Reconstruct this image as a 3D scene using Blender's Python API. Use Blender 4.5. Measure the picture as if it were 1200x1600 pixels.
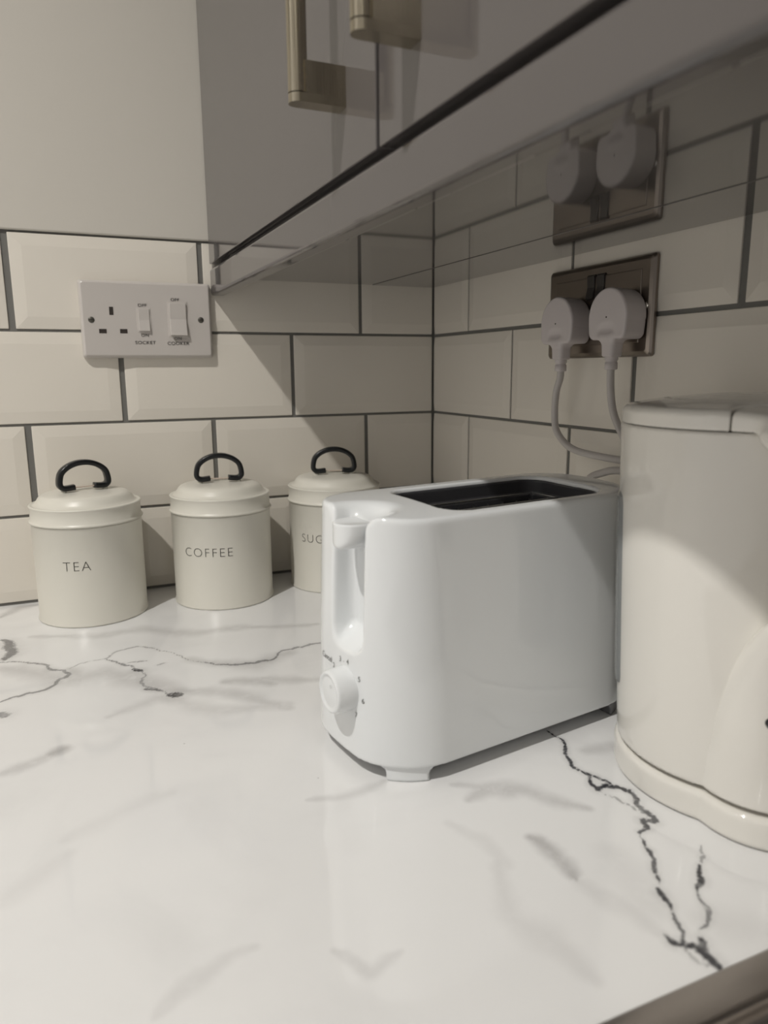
import bpy, bmesh, math, random
import numpy as np
from mathutils import Vector, Matrix

for _o in list(bpy.data.objects):
    bpy.data.objects.remove(_o)
S = bpy.context.scene
C = S.collection
TOP = 0.90            # height of the worktop surface; coordinates named z below are heights above it

# ------------------------------------------------------------------ camera
CAM = Vector((-0.4689, -0.9144, 0.2666 + TOP))
RT = Vector((0.91870553, -0.39487549, -0.00731488))
UP = Vector((0.08292316, 0.17475186, 0.98111444))
FW = Vector((0.38613975, 0.90196183, -0.19328982))
cd = bpy.data.cameras.new('camera')
cam = bpy.data.objects.new('camera', cd); C.objects.link(cam)
cam.matrix_world = Matrix(((RT.x, UP.x, -FW.x, CAM.x), (RT.y, UP.y, -FW.y, CAM.y), (RT.z, UP.z, -FW.z, CAM.z), (0, 0, 0, 1)))
cd.sensor_fit = 'VERTICAL'; cd.sensor_height = 36.0; cd.sensor_width = 27.0
cd.lens = 1129.36 / 1600 * 36.0
cd.clip_start = 0.02
cd.dof.use_dof = True; cd.dof.focus_distance = 0.66; cd.dof.aperture_fstop = 7.5
S.camera = cam

# ------------------------------------------------------------------ light and exposure
S.view_settings.view_transform = 'Standard'; S.view_settings.look = 'None'
S.view_settings.gamma = 1.0; S.view_settings.exposure = 0.0
S.view_settings.use_curve_mapping = False
w = bpy.data.worlds.new('world'); S.world = w; w.use_nodes = True
bg = w.node_tree.nodes['Background']; bg.inputs[0].default_value = (1.0, 0.96, 0.91, 1)
# dim room light, brighter from the open side of the kitchen (towards -x)
_tc = w.node_tree.nodes.new('ShaderNodeTexCoord'); _sx = w.node_tree.nodes.new('ShaderNodeSeparateXYZ')
_mr = w.node_tree.nodes.new('ShaderNodeMapRange')
w.node_tree.links.new(_tc.outputs['Generated'], _sx.inputs[0]); w.node_tree.links.new(_sx.outputs['X'], _mr.inputs[0])
for _i, _v in enumerate((-1.0, 0.25, 0.76, 0.05)): _mr.inputs[_i + 1].default_value = _v
w.node_tree.links.new(_mr.outputs[0], bg.inputs[1])
KEY = (-1.077, -0.82); KEY_POWER = 64.0
LAMPS = [(KEY[0], KEY[1], KEY_POWER), (-1.08, -2.35, 7.0), (-2.25, -0.82, 9.0), (-2.25, -2.35, 9.0)]
CEIL = TOP + 1.47

# ------------------------------------------------------------------ helpers
def mat(name, col, rough=0.5, metal=0.0, coat=0.0, bump=0.0, bscale=400.0, var=0.0, spec=0.5, sss=0.0):
    m = bpy.data.materials.new(name); m.use_nodes = True
    nt = m.node_tree; b = nt.nodes['Principled BSDF']
    b.inputs['Base Color'].default_value = (*col, 1); b.inputs['Roughness'].default_value = rough
    b.inputs['Metallic'].default_value = metal; b.inputs['Coat Weight'].default_value = coat
    b.inputs['Coat Roughness'].default_value = 0.05; b.inputs['Specular IOR Level'].default_value = spec
    if sss:
        b.inputs['Subsurface Weight'].default_value = sss; b.inputs['Subsurface Scale'].default_value = 0.003
    tc = nt.nodes.new('ShaderNodeTexCoord')
    nz = nt.nodes.new('ShaderNodeTexNoise'); nz.inputs['Scale'].default_value = bscale; nz.inputs['Detail'].default_value = 3
    nt.links.new(tc.outputs['Object'], nz.inputs['Vector'])
    if var:
        n2 = nt.nodes.new('ShaderNodeTexNoise'); n2.inputs['Scale'].default_value = 9; n2.inputs['Detail'].default_value = 4
        nt.links.new(tc.outputs['Object'], n2.inputs['Vector'])
        mx = nt.nodes.new('ShaderNodeMix'); mx.data_type = 'RGBA'
        mx.inputs[6].default_value = (*[c * (1 - var) for c in col], 1); mx.inputs[7].default_value = (*[min(1, c * (1 + var)) for c in col], 1)
        nt.links.new(n2.outputs['Fac'], mx.inputs[0]); nt.links.new(mx.outputs[2], b.inputs['Base Color'])
    if bump:
        bp = nt.nodes.new('ShaderNodeBump'); bp.inputs['Strength'].default_value = bump; bp.inputs['Distance'].default_value = 0.0005
        nt.links.new(nz.outputs['Fac'], bp.inputs['Height']); nt.links.new(bp.outputs[0], b.inputs['Normal'])
    return m

def brushed(name, col, rough, axis):
    m = mat(name, col, rough, 1.0)
    nt = m.node_tree; b = nt.nodes['Principled BSDF']
    tc = nt.nodes.new('ShaderNodeTexCoord'); mp = nt.nodes.new('ShaderNodeMapping')
    sc = [900, 900, 900]; sc[axis] = 12; mp.inputs['Scale'].default_value = sc
    nz = nt.nodes.new('ShaderNodeTexNoise'); nz.inputs['Scale'].default_value = 1; nz.inputs['Detail'].default_value = 2
    bp = nt.nodes.new('ShaderNodeBump'); bp.inputs['Strength'].default_value = 0.12; bp.inputs['Distance'].default_value = 0.0003
    nt.links.new(tc.outputs['Object'], mp.inputs[0]); nt.links.new(mp.outputs[0], nz.inputs['Vector'])
    nt.links.new(nz.outputs['Fac'], bp.inputs['Height']); nt.links.new(bp.outputs[0], b.inputs['Normal'])
    return m

M = dict(
    tile=mat('cream_tile', (0.745, 0.702, 0.628), 0.16, bump=0.02, bscale=60, var=0.02),
    grout=mat('grey_grout', (0.165, 0.162, 0.150), 0.9, bump=0.5, bscale=500, var=0.15),
    paint=mat('wall_paint', (0.585, 0.555, 0.50), 0.75, bump=0.15, bscale=120, var=0.015),
    ceil=mat('ceiling_paint', (0.82, 0.80, 0.77), 0.8, bump=0.1),
    floor=mat('floor_vinyl', (0.30, 0.28, 0.26), 0.5, var=0.1),
    door=mat('gloss_grey_lilac', (0.098, 0.089, 0.087), 0.07, coat=0.3, bump=0.01, bscale=12),
    under=mat('gloss_grey_underside', (0.115, 0.106, 0.100), 0.045, coat=0.4, bump=0.008, bscale=10),
    gap=mat('black_gap_shade', (0.006, 0.006, 0.005), 0.85, spec=0.1),  # near-black colour stands in for the shade inside cabinet and kettle gaps
    white=mat('toaster_plastic', (0.765, 0.785, 0.795), 0.075, coat=0.2, sss=0.0),
    grey=mat('grey_plastic', (0.13, 0.13, 0.135), 0.4),
    dgrey=mat('dark_grey_metal', (0.045, 0.045, 0.05), 0.38),
    black=mat('black_enamel', (0.004, 0.004, 0.006), 0.35),
    rail=mat('toaster_steel', (0.55, 0.55, 0.55), 0.30, 1.0),
    ink=mat('grey_print', (0.22, 0.22, 0.21), 0.6),
    kettle=mat('kettle_plastic', (0.76, 0.74, 0.69), 0.07, coat=0.2),
    gauge=mat('smoked_gauge_plastic', (0.20, 0.21, 0.21), 0.12),
    can=mat('cream_enamel', (0.69, 0.67, 0.60), 0.33, bump=0.05, bscale=300),
    canblack=mat('black_handle_enamel', (0.006, 0.007, 0.008), 0.28, bump=0.15, bscale=300),
    wire=mat('cream_wire', (0.6, 0.5, 0.42), 0.4),
    caninko=mat('stamped_lettering', (0.10, 0.095, 0.08), 0.6),
    plate=mat('white_switch_plastic', (0.55, 0.515, 0.485), 0.30),
    plug=mat('plug_plastic', (0.60, 0.555, 0.55), 0.38),
    cable=mat('cable_plastic', (0.52, 0.49, 0.47), 0.42),
    screw=mat('dull_screw', (0.12, 0.115, 0.10), 0.4, 0.7),
    chrome=mat('chrome_screw', (0.8, 0.78, 0.72), 0.12, 1.0),
    hole=mat('socket_hole', (0.03, 0.022, 0.018), 0.6),
    rocker=mat('dark_rocker', (0.05, 0.046, 0.042), 0.3, 0.3),
    nickel=brushed('brushed_nickel', (0.40, 0.36, 0.28), 0.22, 2),
    steel=brushed('brushed_steel_plate', (0.27, 0.235, 0.205), 0.28, 1),
    hob=brushed('brushed_steel_hob', (0.34, 0.31, 0.29), 0.30, 0),
    cab=mat('base_unit_grey', (0.205, 0.187, 0.183), 0.15),
)

def link(name, me, m, parent=None, smooth=False):
    o = bpy.data.objects.new(name, me); C.objects.link(o)
    ms = m if isinstance(m, (list, tuple)) else [m]
    for q in ms: me.materials.append(q)
    if parent is not None: o.parent = parent
    if smooth:
        me.polygons.foreach_set('use_smooth', [True] * len(me.polygons))
    return o

def obj(name, bm, m, parent=None, smooth=False):
    me = bpy.data.meshes.new(name); bm.to_mesh(me); bm.free()
    return link(name, me, m, parent, smooth)

def thing(name, label, cat, loc, rz=0.0, group=None):
    o = bpy.data.objects.new(name, None); C.objects.link(o)
    o.empty_display_size = 0.02
    o.location = loc; o.rotation_euler = (0, 0, rz)
    tag(o, label, cat, group); return o

def tag(o, label, cat, group=None):
    o['label'] = label; o['category'] = cat
    if group: o['group'] = group
    return o

def struct(o):
    o['kind'] = 'structure'; return o

def bev(o, wd, seg=2, ang=30):
    b = o.modifiers.new('bevel', 'BEVEL'); b.width = wd; b.segments = seg; b.limit_method = 'ANGLE'; b.angle_limit = math.radians(ang)
    b.harden_normals = False
    return o

def box(bm, x0, x1, y0, y1, z0, z1, mi=0):
    v = [bm.verts.new((x, y, z)) for z in (z0, z1) for y in (y0, y1) for x in (x0, x1)]
    for f in ((0, 2, 3, 1), (4, 5, 7, 6), (0, 1, 5, 4), (2, 6, 7, 3), (0, 4, 6, 2), (1, 3, 7, 5)):
        fc = bm.faces.new([v[i] for i in f]); fc.material_index = mi
    return v

def boxes(name, lst, m, parent=None, bevel=0.0, seg=2):
    bm = bmesh.new()
    for b in lst: box(bm, *b)
    o = obj(name, bm, m, parent)
    if bevel: bev(o, bevel, seg)
    return o

def lathe(name, prof, m, parent=None, seg=96, axis='z', org=(0, 0, 0)):
    """prof: list of (radius, height); r=0 ends are closed."""
    bm = bmesh.new(); rings = []
    def P(r, a, h):
        c, s = r * math.cos(a), r * math.sin(a)
        if axis == 'z': q = (c, s, h)
        elif axis == 'x': q = (h, c, s)
        else: q = (c, h, s)
        return (q[0] + org[0], q[1] + org[1], q[2] + org[2])
    for r, h in prof:
        if r < 1e-6: rings.append([bm.verts.new(P(0, 0, h))])
        else: rings.append([bm.verts.new(P(r, 2 * math.pi * i / seg, h)) for i in range(seg)])
    for a, b in zip(rings, rings[1:]):
        for i in range(seg):
            j = (i + 1) % seg
            if len(a) == 1 and len(b) == 1: continue
            if len(a) == 1: bm.faces.new((a[0], b[i], b[j]))
            elif len(b) == 1: bm.faces.new((a[i], a[j], b[0]))
            else: bm.faces.new((a[i], a[j], b[j], b[i]))
    bmesh.ops.recalc_face_normals(bm, faces=bm.faces)
    return obj(name, bm, m, parent, smooth=True)

def sharp(o, ang=35):
    """keep creases crisp on smooth shaded meshes"""
    me = o.data; bm = bmesh.new(); bm.from_mesh(me)
    for e in bm.edges:
        if len(e.link_faces) == 2 and e.calc_face_angle(0) > math.radians(ang): e.smooth = False
    bm.to_mesh(me); bm.free(); return o

def catmull(pts, n=8):
    P = [Vector(p) for p in pts]; P = [2 * P[0] - P[1]] + P + [2 * P[-1] - P[-2]]; out = []
    for i in range(1, len(P) - 2):
        for k in range(n):
            t = k / n; a, b, c, d = P[i - 1:i + 3]
            out.append(0.5 * ((2 * b) + (c - a) * t + (2 * a - 5 * b + 4 * c - d) * t * t + (3 * b - a - 3 * c + d) * t ** 3))
    out.append(P[-2]); return out

def tube(name, pts, r, m, parent=None, seg=14, n=8, ry=None, flat=None):
    """swept tube; ry/flat give an elliptical or rectangular section with a fixed side vector flat"""
    path = catmull(pts, n) if n > 1 else [Vector(p) for p in pts]
    bm = bmesh.new(); rings = []; up = Vector((0, 0, 1)) if flat is None else Vector(flat)
    T0 = (path[1] - path[0]).normalized()
    if abs(T0.dot(up)) > 0.9 and flat is None: up = Vector((0, 1, 0))
    side = T0.cross(up).normalized()
    for i, p in enumerate(path):
        T = (path[min(i + 1, len(path) - 1)] - path[max(i - 1, 0)]).normalized()
        if flat is not None:
            u = up; s = T.cross(u).normalized()
        else:
            s = (side - T * side.dot(T)).normalized(); side = s; u = s.cross(T)
        ring = []
        for k in range(seg):
            a = 2 * math.pi * k / seg; ca, sa = math.cos(a), math.sin(a)
            if ry is not None:      # rounded rectangle section
                e = 0.45; ca = math.copysign(abs(ca) ** e, ca); sa = math.copysign(abs(sa) ** e, sa)
            ring.append(bm.verts.new(p + s * (ca * r) + u * (sa * (ry if ry is not None else r))))
        rings.append(ring)
    for a, b in zip(rings, rings[1:]):
        for k in range(seg):
            bm.faces.new((a[k], a[(k + 1) % seg], b[(k + 1) % seg], b[k]))
    bm.faces.new(rings[0]); bm.faces.new(rings[-1])
    bmesh.ops.recalc_face_normals(bm, faces=bm.faces)
    return obj(name, bm, m, parent, smooth=True)

def text(name, s, size, m, parent, place, thin=0.0, depth=0.0002, space=1.0, align='CENTER'):
    """raised lettering as a mesh; place maps (u, v, h) of the flat lettering to the surface"""
    cu = bpy.data.curves.new('lettering', 'FONT'); cu.body = s; cu.size = size; cu.extrude = depth
    cu.align_x = align; cu.align_y = 'CENTER'; cu.offset = thin; cu.space_character = space; cu.resolution_u = 4
    t = bpy.data.objects.new('lettering', cu); C.objects.link(t)
    bpy.context.view_layer.update()
    me = bpy.data.meshes.new_from_object(t.evaluated_get(bpy.context.evaluated_depsgraph_get()))
    bpy.data.objects.remove(t); bpy.data.curves.remove(cu)
    me.materials.clear()
    for v in me.vertices: v.co = place(v.co.x, v.co.y, v.co.z)
    me.name = name
    return link(name, me, m, parent)

# --- smooth solid shapes: a distance function meshed on a grid, then pulled exactly onto the surface
def V(x, y, z): return np.sqrt(x * x + y * y + z * z)
def rint(a, b, r):
    return np.minimum(np.maximum(a, b), -r) + np.hypot(np.maximum(a + r, 0), np.maximum(b + r, 0))
def rdiff(a, b, r): return rint(a, -b, r)
def runi(a, b, r): return -rint(-a, -b, r)
def rbox2(x, y, hx, hy, r):
    qx = np.abs(x) - hx + r; qy = np.abs(y) - hy + r
    return np.hypot(np.maximum(qx, 0), np.maximum(qy, 0)) + np.minimum(np.maximum(qx, qy), 0) - r
def rbox3(x, y, z, hx, hy, hz, r):
    qx = np.abs(x) - hx + r; qy = np.abs(y) - hy + r; qz = np.abs(z) - hz + r
    return np.sqrt(np.maximum(qx, 0) ** 2 + np.maximum(qy, 0) ** 2 + np.maximum(qz, 0) ** 2) + np.minimum(np.maximum(np.maximum(qx, qy), qz), 0) - r

def solid(name, f, lo, hi, h, m, parent=None, it=5):
    lo = np.array(lo, float); hi = np.array(hi, float)
    n = np.ceil((hi - lo) / h).astype(int) + 1
    ax = [lo[i] + h * np.arange(n[i]) for i in range(3)]
    X, Y, Z = np.meshgrid(*ax, indexing='ij')
    F = f(X, Y, Z); ins = F < 0
    cnt = np.zeros(n - 1); acc = np.zeros((*(n - 1), 3))
    G = np.stack([X, Y, Z], -1)
    import itertools
    for axis in range(3):
        sl0 = [slice(None)] * 3; sl1 = [slice(None)] * 3; sl0[axis] = slice(0, -1); sl1[axis] = slice(1, None)
        a, b = F[tuple(sl0)], F[tuple(sl1)]; cross = (ins[tuple(sl0)] != ins[tuple(sl1)])
        t = np.where(cross, a / np.where(cross, a - b, 1), 0)
        P = G[tuple(sl0)] + t[..., None] * (G[tuple(sl1)] - G[tuple(sl0)])
        others = [i for i in range(3) if i != axis]
        for d0, d1 in itertools.product((0, 1), repeat=2):
            s = [slice(None)] * 3
            s[others[0]] = slice(d0, n[others[0]] - 1 + d0); s[others[1]] = slice(d1, n[others[1]] - 1 + d1)
            c = cross[tuple(s)]
            cnt += c; acc += P[tuple(s)] * c[..., None]
    act = cnt > 0
    idx = -np.ones(n - 1, int); idx[act] = np.arange(act.sum())
    v = acc[act] / cnt[act][:, None]
    eps = h * 0.05
    for _ in range(it):
        x, y, z = v.T
        f0 = f(x, y, z)
        g = np.stack([(f(x + eps, y, z) - f(x - eps, y, z)), (f(x, y + eps, z) - f(x, y - eps, z)), (f(x, y, z + eps) - f(x, y, z - eps))], 1) / (2 * eps)
        gg = np.maximum((g * g).sum(1), 0.05)
        st = -(f0 / gg)[:, None] * g
        ln = np.linalg.norm(st, axis=1, keepdims=True); st *= np.minimum(1, h / np.maximum(ln, 1e-12))
        v = v + st
    faces = []
    for axis in range(3):
        o1, o2 = (axis + 1) % 3, (axis + 2) % 3
        sl0 = [slice(1, -1)] * 3; sl1 = [slice(1, -1)] * 3
        sl0[axis] = slice(0, -1); sl1[axis] = slice(1, None)
        a, b = ins[tuple(sl0)], ins[tuple(sl1)]
        w_ = np.argwhere(a != b)
        if len(w_) == 0: continue
        flip = a[tuple(w_.T)]
        base = w_.copy(); base[:, o1] += 1; base[:, o2] += 1   # grid vertex index of edge start
        q = []
        for d1, d2 in ((-1, -1), (0, -1), (0, 0), (-1, 0)):
            c = base.copy(); c[:, o1] += d1; c[:, o2] += d2
            q.append(idx[tuple(c.T)])
        q = np.stack(q, 1)
        q[~flip] = q[~flip][:, ::-1]
        faces.append(q)
    faces = np.concatenate(faces); faces = faces[(faces >= 0).all(1)]
    me = bpy.data.meshes.new(name)
    me.from_pydata(v.tolist(), [], faces.tolist()); me.update()
    return link(name, me, m, parent, smooth=True)

# ------------------------------------------------------------------ room
def tile_run(bm, side, rows):
    """side 'A': wall behind (plane y=0, u runs towards -x); 'B': wall on the right (plane x=0, u runs towards -y)"""
    def P(u, z, d):
        return (-u, -d, TOP + z) if side == 'A' else (-d, -u, TOP + z)
    for (z0, z1, joints, cut) in rows:
        for i, (u0, u1) in enumerate(joints):
            sd = 0.013; rise = 0.0032; lip = 0.0016
            i0 = 0.0004 if (u0 < 0.0065 and cut) else sd
            ring = [[(u0, z0), (u1, z0), (u1, z1), (u0, z1)]] * 2 + [[(u0 + i0, z0 + sd), (u1 - sd, z0 + sd), (u1 - sd, z1 - sd), (u0 + i0, z1 - sd)]]
            dep = [0.0, lip, rise]
            vs = [[bm.verts.new(P(u, z, d)) for u, z in r] for r, d in zip(ring, dep)]
            for a, b in zip(vs, vs[1:]):
                for k in range(4):
                    bm.faces.new((a[k], a[(k + 1) % 4], b[(k + 1) % 4], b[k]))
            bm.faces.new(vs[-1])

def spans(js, g0=0.0025, start=0.0046, end=2.4):
    """js: list of (joint position, half width)"""
    out = []; u = start
    for j, hw in js:
        out.append((u, j - hw)); u = j + hw
    out.append((u, end)); return out

def ext(js, end, hw=0.003, p=0.204):
    js = list(js)
    while js[-1][0] + p < end: js.append((js[-1][0] + p, hw))
    return js

Q = 0.104
zr = [(0.0035, Q - 0.0016), (Q + 0.0016, 2 * Q - 0.0015), (2 * Q + 0.0015, 3 * Q - 0.0015), (3 * Q + 0.0016, 4 * Q - 0.001)]
eA = 2.6; eB = 3.3
A_rows = [
    (*zr[0], spans(ext([(0.2037, .0026), (0.4110, .003)], eA), end=eA), True),
    (*zr[1], spans(ext([(0.1032, .0026), (0.3072, .0028), (0.5155, .0035)], eA), end=eA), True),
    (*zr[2], spans(ext([(0.2037, .0024), (0.4103, .003)], eA), end=eA), True),
    (*zr[3], spans(ext([(0.1095, .0024), (0.3138, .003), (0.5204, .0035)], eA), end=eA), True),
]
B_rows = [
    (*zr[0], spans(ext([(0.2007, .0022), (0.3990, .003)], eB), end=eB), True),
    (*zr[1], spans(ext([(0.1005, .0018), (0.3065, .0025), (0.509, .0035)], eB), end=eB), True),
    (*zr[2], spans(ext([(0.1965, .0016), (0.3950, .003)], eB), end=eB), True),
    (*zr[3], spans(ext([(0.0955, .0016), (0.3008, .0022), (0.5045, .0036)], eB), end=eB), True),
]
B_rows[2] = (zr[2][0], zr[2][1] - 0.0008, *B_rows[2][2:])

def wall(name, b, m):
    return struct(boxes(name, [b], m))
wb = wall('wall_back', (-2.7, 0.1, 0.0, 0.1, 0, CEIL), M['grout'])
bm = bmesh.new(); tile_run(bm, 'A', A_rows)
t = obj('tiles', bm, M['tile'], wb); bev(t, 0.0007, 2, 20)
# painted plaster above the tiles, slightly proud with a soft lower edge
t = boxes('plaster', [(-2.7, 0.0, -0.0042, 0.0, TOP + 4 * Q + 0.0012, CEIL)], M['paint'], wb); bev(t, 0.0025, 4)
wr = wall('wall_right', (0.0, 0.1, -3.4, 0.0, 0, CEIL), M['grout'])
bm = bmesh.new(); tile_run(bm, 'B', B_rows)
t = obj('tiles', bm, M['tile'], wr); bev(t, 0.0007, 2, 20)
t = boxes('plaster', [(-0.004, 0.0, -3.4, -0.0042, TOP + 4 * Q + 0.0012, CEIL)], M['paint'], wr); bev(t, 0.0025, 4)
struct(boxes('floor', [(-2.8, 0.1, -3.5, 0.1, -0.05, 0)], M['floor']))
struct(boxes('ceiling', [(-2.8, 0.1, -3.5, 0.1, CEIL, CEIL + 0.05)], M['ceil']))

for i, (lx, ly, pw) in enumerate(LAMPS):
    t = thing('ceiling_light', ('recessed ceiling spotlight above the worktop by the cooker switch', 'recessed ceiling spotlight furthest from the back wall, nearest the right wall',
              'recessed ceiling spotlight to the left of the tea canister end', 'recessed ceiling spotlight in the far room corner')[i], 'ceiling light', (lx, ly, CEIL))
    lathe('bezel', [(0.030, -0.001), (0.031, -0.006), (0.040, -0.006), (0.043, -0.001), (0.043, 0.0)], M['chrome'], t, 48)
    em = bpy.data.materials.get('lamp_glow')
    if em is None:
        em = bpy.data.materials.new('lamp_glow'); em.use_nodes = True
        b = em.node_tree.nodes['Principled BSDF']; b.inputs['Emission Color'].default_value = (1, 0.9, 0.75, 1); b.inputs['Emission Strength'].default_value = 60
    lathe('bulb', [(0.0, -0.003), (0.022, -0.003), (0.024, -0.001), (0.024, 0.0)], em, t, 32)
    ld = bpy.data.lights.new('spot', 'SPOT'); ld.energy = pw; ld.color = (1.0, 0.972, 0.925)
    ld.spot_size = math.radians(150); ld.spot_blend = 0.9; ld.shadow_soft_size = 0.022
    lo = bpy.data.objects.new('spot', ld); C.objects.link(lo); lo.parent = t; lo.location = (0, 0, -0.03)

DARK = [(0.0016,1,[(-0.162,-0.501),(-0.16,-0.511),(-0.16,-0.522),(-0.166,-0.531),(-0.172,-0.545),(-0.174,-0.555),(-0.17,-0.565),(-0.166,-0.573),(-0.162,-0.584),(-0.16,-0.593),(-0.166,-0.603)]),
(0.00216,1,[(-0.172,-0.565),(-0.177,-0.573),(-0.177,-0.58),(-0.17,-0.578),(-0.164,-0.583),(-0.158,-0.59)]),
(0.0022,0.875,[(-0.162,-0.584),(-0.16,-0.593),(-0.166,-0.603),(-0.166,-0.612),(-0.167,-0.621),(-0.174,-0.617),(-0.177,-0.624),(-0.185,-0.625)]),
(0.0015,0.9375,[(-0.185,-0.625),(-0.19,-0.636),(-0.193,-0.646),(-0.2,-0.654),(-0.205,-0.662)]),
(0.001872,1,[(-0.208,-0.664),(-0.209,-0.667),(-0.211,-0.673),(-0.212,-0.678)]),
(0.0013,0.8125,[(-0.212,-0.678),(-0.217,-0.688),(-0.219,-0.693),(-0.223,-0.697)]),
(0.001872,1,[(-0.228,-0.69),(-0.229,-0.696),(-0.225,-0.699),(-0.22,-0.701)]),
(0.0012,0.5,[(-0.16,-0.648),(-0.166,-0.656),(-0.174,-0.66)]),
(0.001872,1,[(-0.175,-0.66),(-0.18,-0.665),(-0.184,-0.671),(-0.191,-0.674)]),
(0.0014,0.6875,[(-0.191,-0.674),(-0.194,-0.679),(-0.197,-0.688),(-0.202,-0.692),(-0.211,-0.695)]),
(0.00288,1,[(-0.214,-0.699),(-0.217,-0.703),(-0.22,-0.704),(-0.22,-0.711),(-0.221,-0.716)]),
(0.0012,0.4375,[(-0.178,-0.578),(-0.173,-0.591),(-0.17,-0.602),(-0.169,-0.611)]),
(0.0012,0.375,[(-0.228,-0.701),(-0.227,-0.708),(-0.226,-0.714)]),
(0.0022,0.625,[(-0.55,-0.186),(-0.533,-0.192),(-0.514,-0.206),(-0.494,-0.231),(-0.492,-0.247),(-0.504,-0.264),(-0.522,-0.27),(-0.534,-0.274),(-0.543,-0.28)]),
(0.0014,0.4375,[(-0.49,-0.229),(-0.475,-0.219),(-0.458,-0.217),(-0.446,-0.202),(-0.428,-0.197),(-0.409,-0.219),(-0.389,-0.248),(-0.371,-0.268)]),
(0.002448,0.625,[(-0.374,-0.264),(-0.353,-0.281),(-0.33,-0.286),(-0.315,-0.285),(-0.305,-0.271)]),
(0.0022,0.5625,[(-0.305,-0.271),(-0.287,-0.265),(-0.26,-0.263),(-0.228,-0.268)]),
(0.0018,0.625,[(-0.458,-0.217),(-0.445,-0.237),(-0.433,-0.258)]),
(0.00288,0.9375,[(-0.437,-0.254),(-0.43,-0.26)]),
(0.0016,0.4375,[(-0.433,-0.258),(-0.427,-0.273),(-0.43,-0.297),(-0.419,-0.309),(-0.41,-0.323)]),
(0.002592,0.75,[(-0.431,-0.303),(-0.419,-0.311)]),
(0.005,1,[(-0.413,-0.323),(-0.404,-0.326)]),
(0.0016,0.5,[(-0.44,-0.236),(-0.423,-0.239)]),
(0.0016,0.375,[(-0.416,-0.254),(-0.408,-0.251)]),
(0.006,0.75,[(-0.552,-0.122),(-0.545,-0.14),(-0.541,-0.164),(-0.546,-0.181)]),
(0.005,0.625,[(-0.541,-0.302),(-0.537,-0.309)])]
SOFT = [(0.0048,0.5,[(-0.245,-0.603),(-0.242,-0.608),(-0.241,-0.62),(-0.241,-0.633),(-0.243,-0.643)]),
(0.006,0.16,[(-0.243,-0.643),(-0.24,-0.655),(-0.231,-0.673),(-0.231,-0.688)]),
(0.0072,0.35,[(-0.259,-0.556),(-0.242,-0.55),(-0.234,-0.553),(-0.222,-0.56),(-0.214,-0.573),(-0.196,-0.594)]),
(0.0072,0.3,[(-0.154,-0.537),(-0.132,-0.54)]),
(0.0072,0.15,[(-0.273,-0.614),(-0.289,-0.652),(-0.278,-0.68),(-0.276,-0.699)]),
(0.012,0.12,[(-0.21,-0.632),(-0.216,-0.655),(-0.22,-0.676)]),
(0.009,0.12,[(-0.204,-0.69),(-0.182,-0.709)]),
(0.0048,0.5,[(-0.504,-0.388),(-0.493,-0.382)]),
(0.00552,0.3,[(-0.533,-0.402),(-0.522,-0.398),(-0.504,-0.389)]),
(0.0069,0.375,[(-0.366,-0.316),(-0.35,-0.319),(-0.326,-0.337)]),
(0.0069,0.3,[(-0.333,-0.322),(-0.288,-0.346)]),
(0.0069,0.45,[(-0.56,-0.044),(-0.543,-0.016),(-0.523,-0.012)]),
(0.00828,0.3,[(-0.525,-0.124),(-0.465,-0.152),(-0.417,-0.148),(-0.373,-0.183),(-0.32,-0.186),(-0.246,-0.209)]),
(0.00828,0.3,[(-0.402,-0.32),(-0.382,-0.329),(-0.356,-0.35),(-0.328,-0.386)]),
(0.0069,0.375,[(-0.481,-0.263),(-0.484,-0.24),(-0.49,-0.229)]),
(0.0138,0.33,[(-0.548,-0.203),(-0.521,-0.223),(-0.494,-0.257),(-0.46,-0.25),(-0.43,-0.286),(-0.404,-0.319)]),
(0.01104,0.3,[(-0.384,-0.252),(-0.332,-0.292),(-0.296,-0.274)]),
(0.00828,0.225,[(-0.462,-0.344),(-0.421,-0.325),(-0.376,-0.37),(-0.326,-0.38)]),
(0.00378,0.24,[(-0.352,-0.515),(-0.331,-0.521),(-0.31,-0.518),(-0.299,-0.515)]),
(0.00378,0.27,[(-0.26,-0.537),(-0.244,-0.547),(-0.231,-0.563)]),
(0.00378,0.15,[(-0.458,-0.64),(-0.45,-0.633),(-0.44,-0.627),(-0.422,-0.619),(-0.41,-0.619)]),
(0.00324,0.21,[(-0.377,-0.636),(-0.366,-0.655),(-0.348,-0.649)]),
(0.00432,0.12,[(-0.282,-0.572),(-0.271,-0.592),(-0.27,-0.619)]),
(0.00648,0.084,[(-0.493,-0.496),(-0.47,-0.485),(-0.43,-0.472)]),
(0.00648,0.084,[(-0.523,-0.539),(-0.512,-0.53),(-0.491,-0.51)])]

# ------------------------------------------------------------------ worktop with marble veins
def crinkle(pts, amp, rng, rounds=3):
    P = [np.array(p, float) for p in pts]
    for r in range(rounds):
        out = []
        for a, b in zip(P, P[1:]):
            d = b - a; L = np.hypot(*d)
            nrm = np.array([-d[1], d[0]]) / max(L, 1e-9)
            out += [a, (a + b) / 2 + nrm * rng.uniform(-1, 1) * amp * L]
        P = out + [P[-1]]
    return np.array(P)

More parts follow.
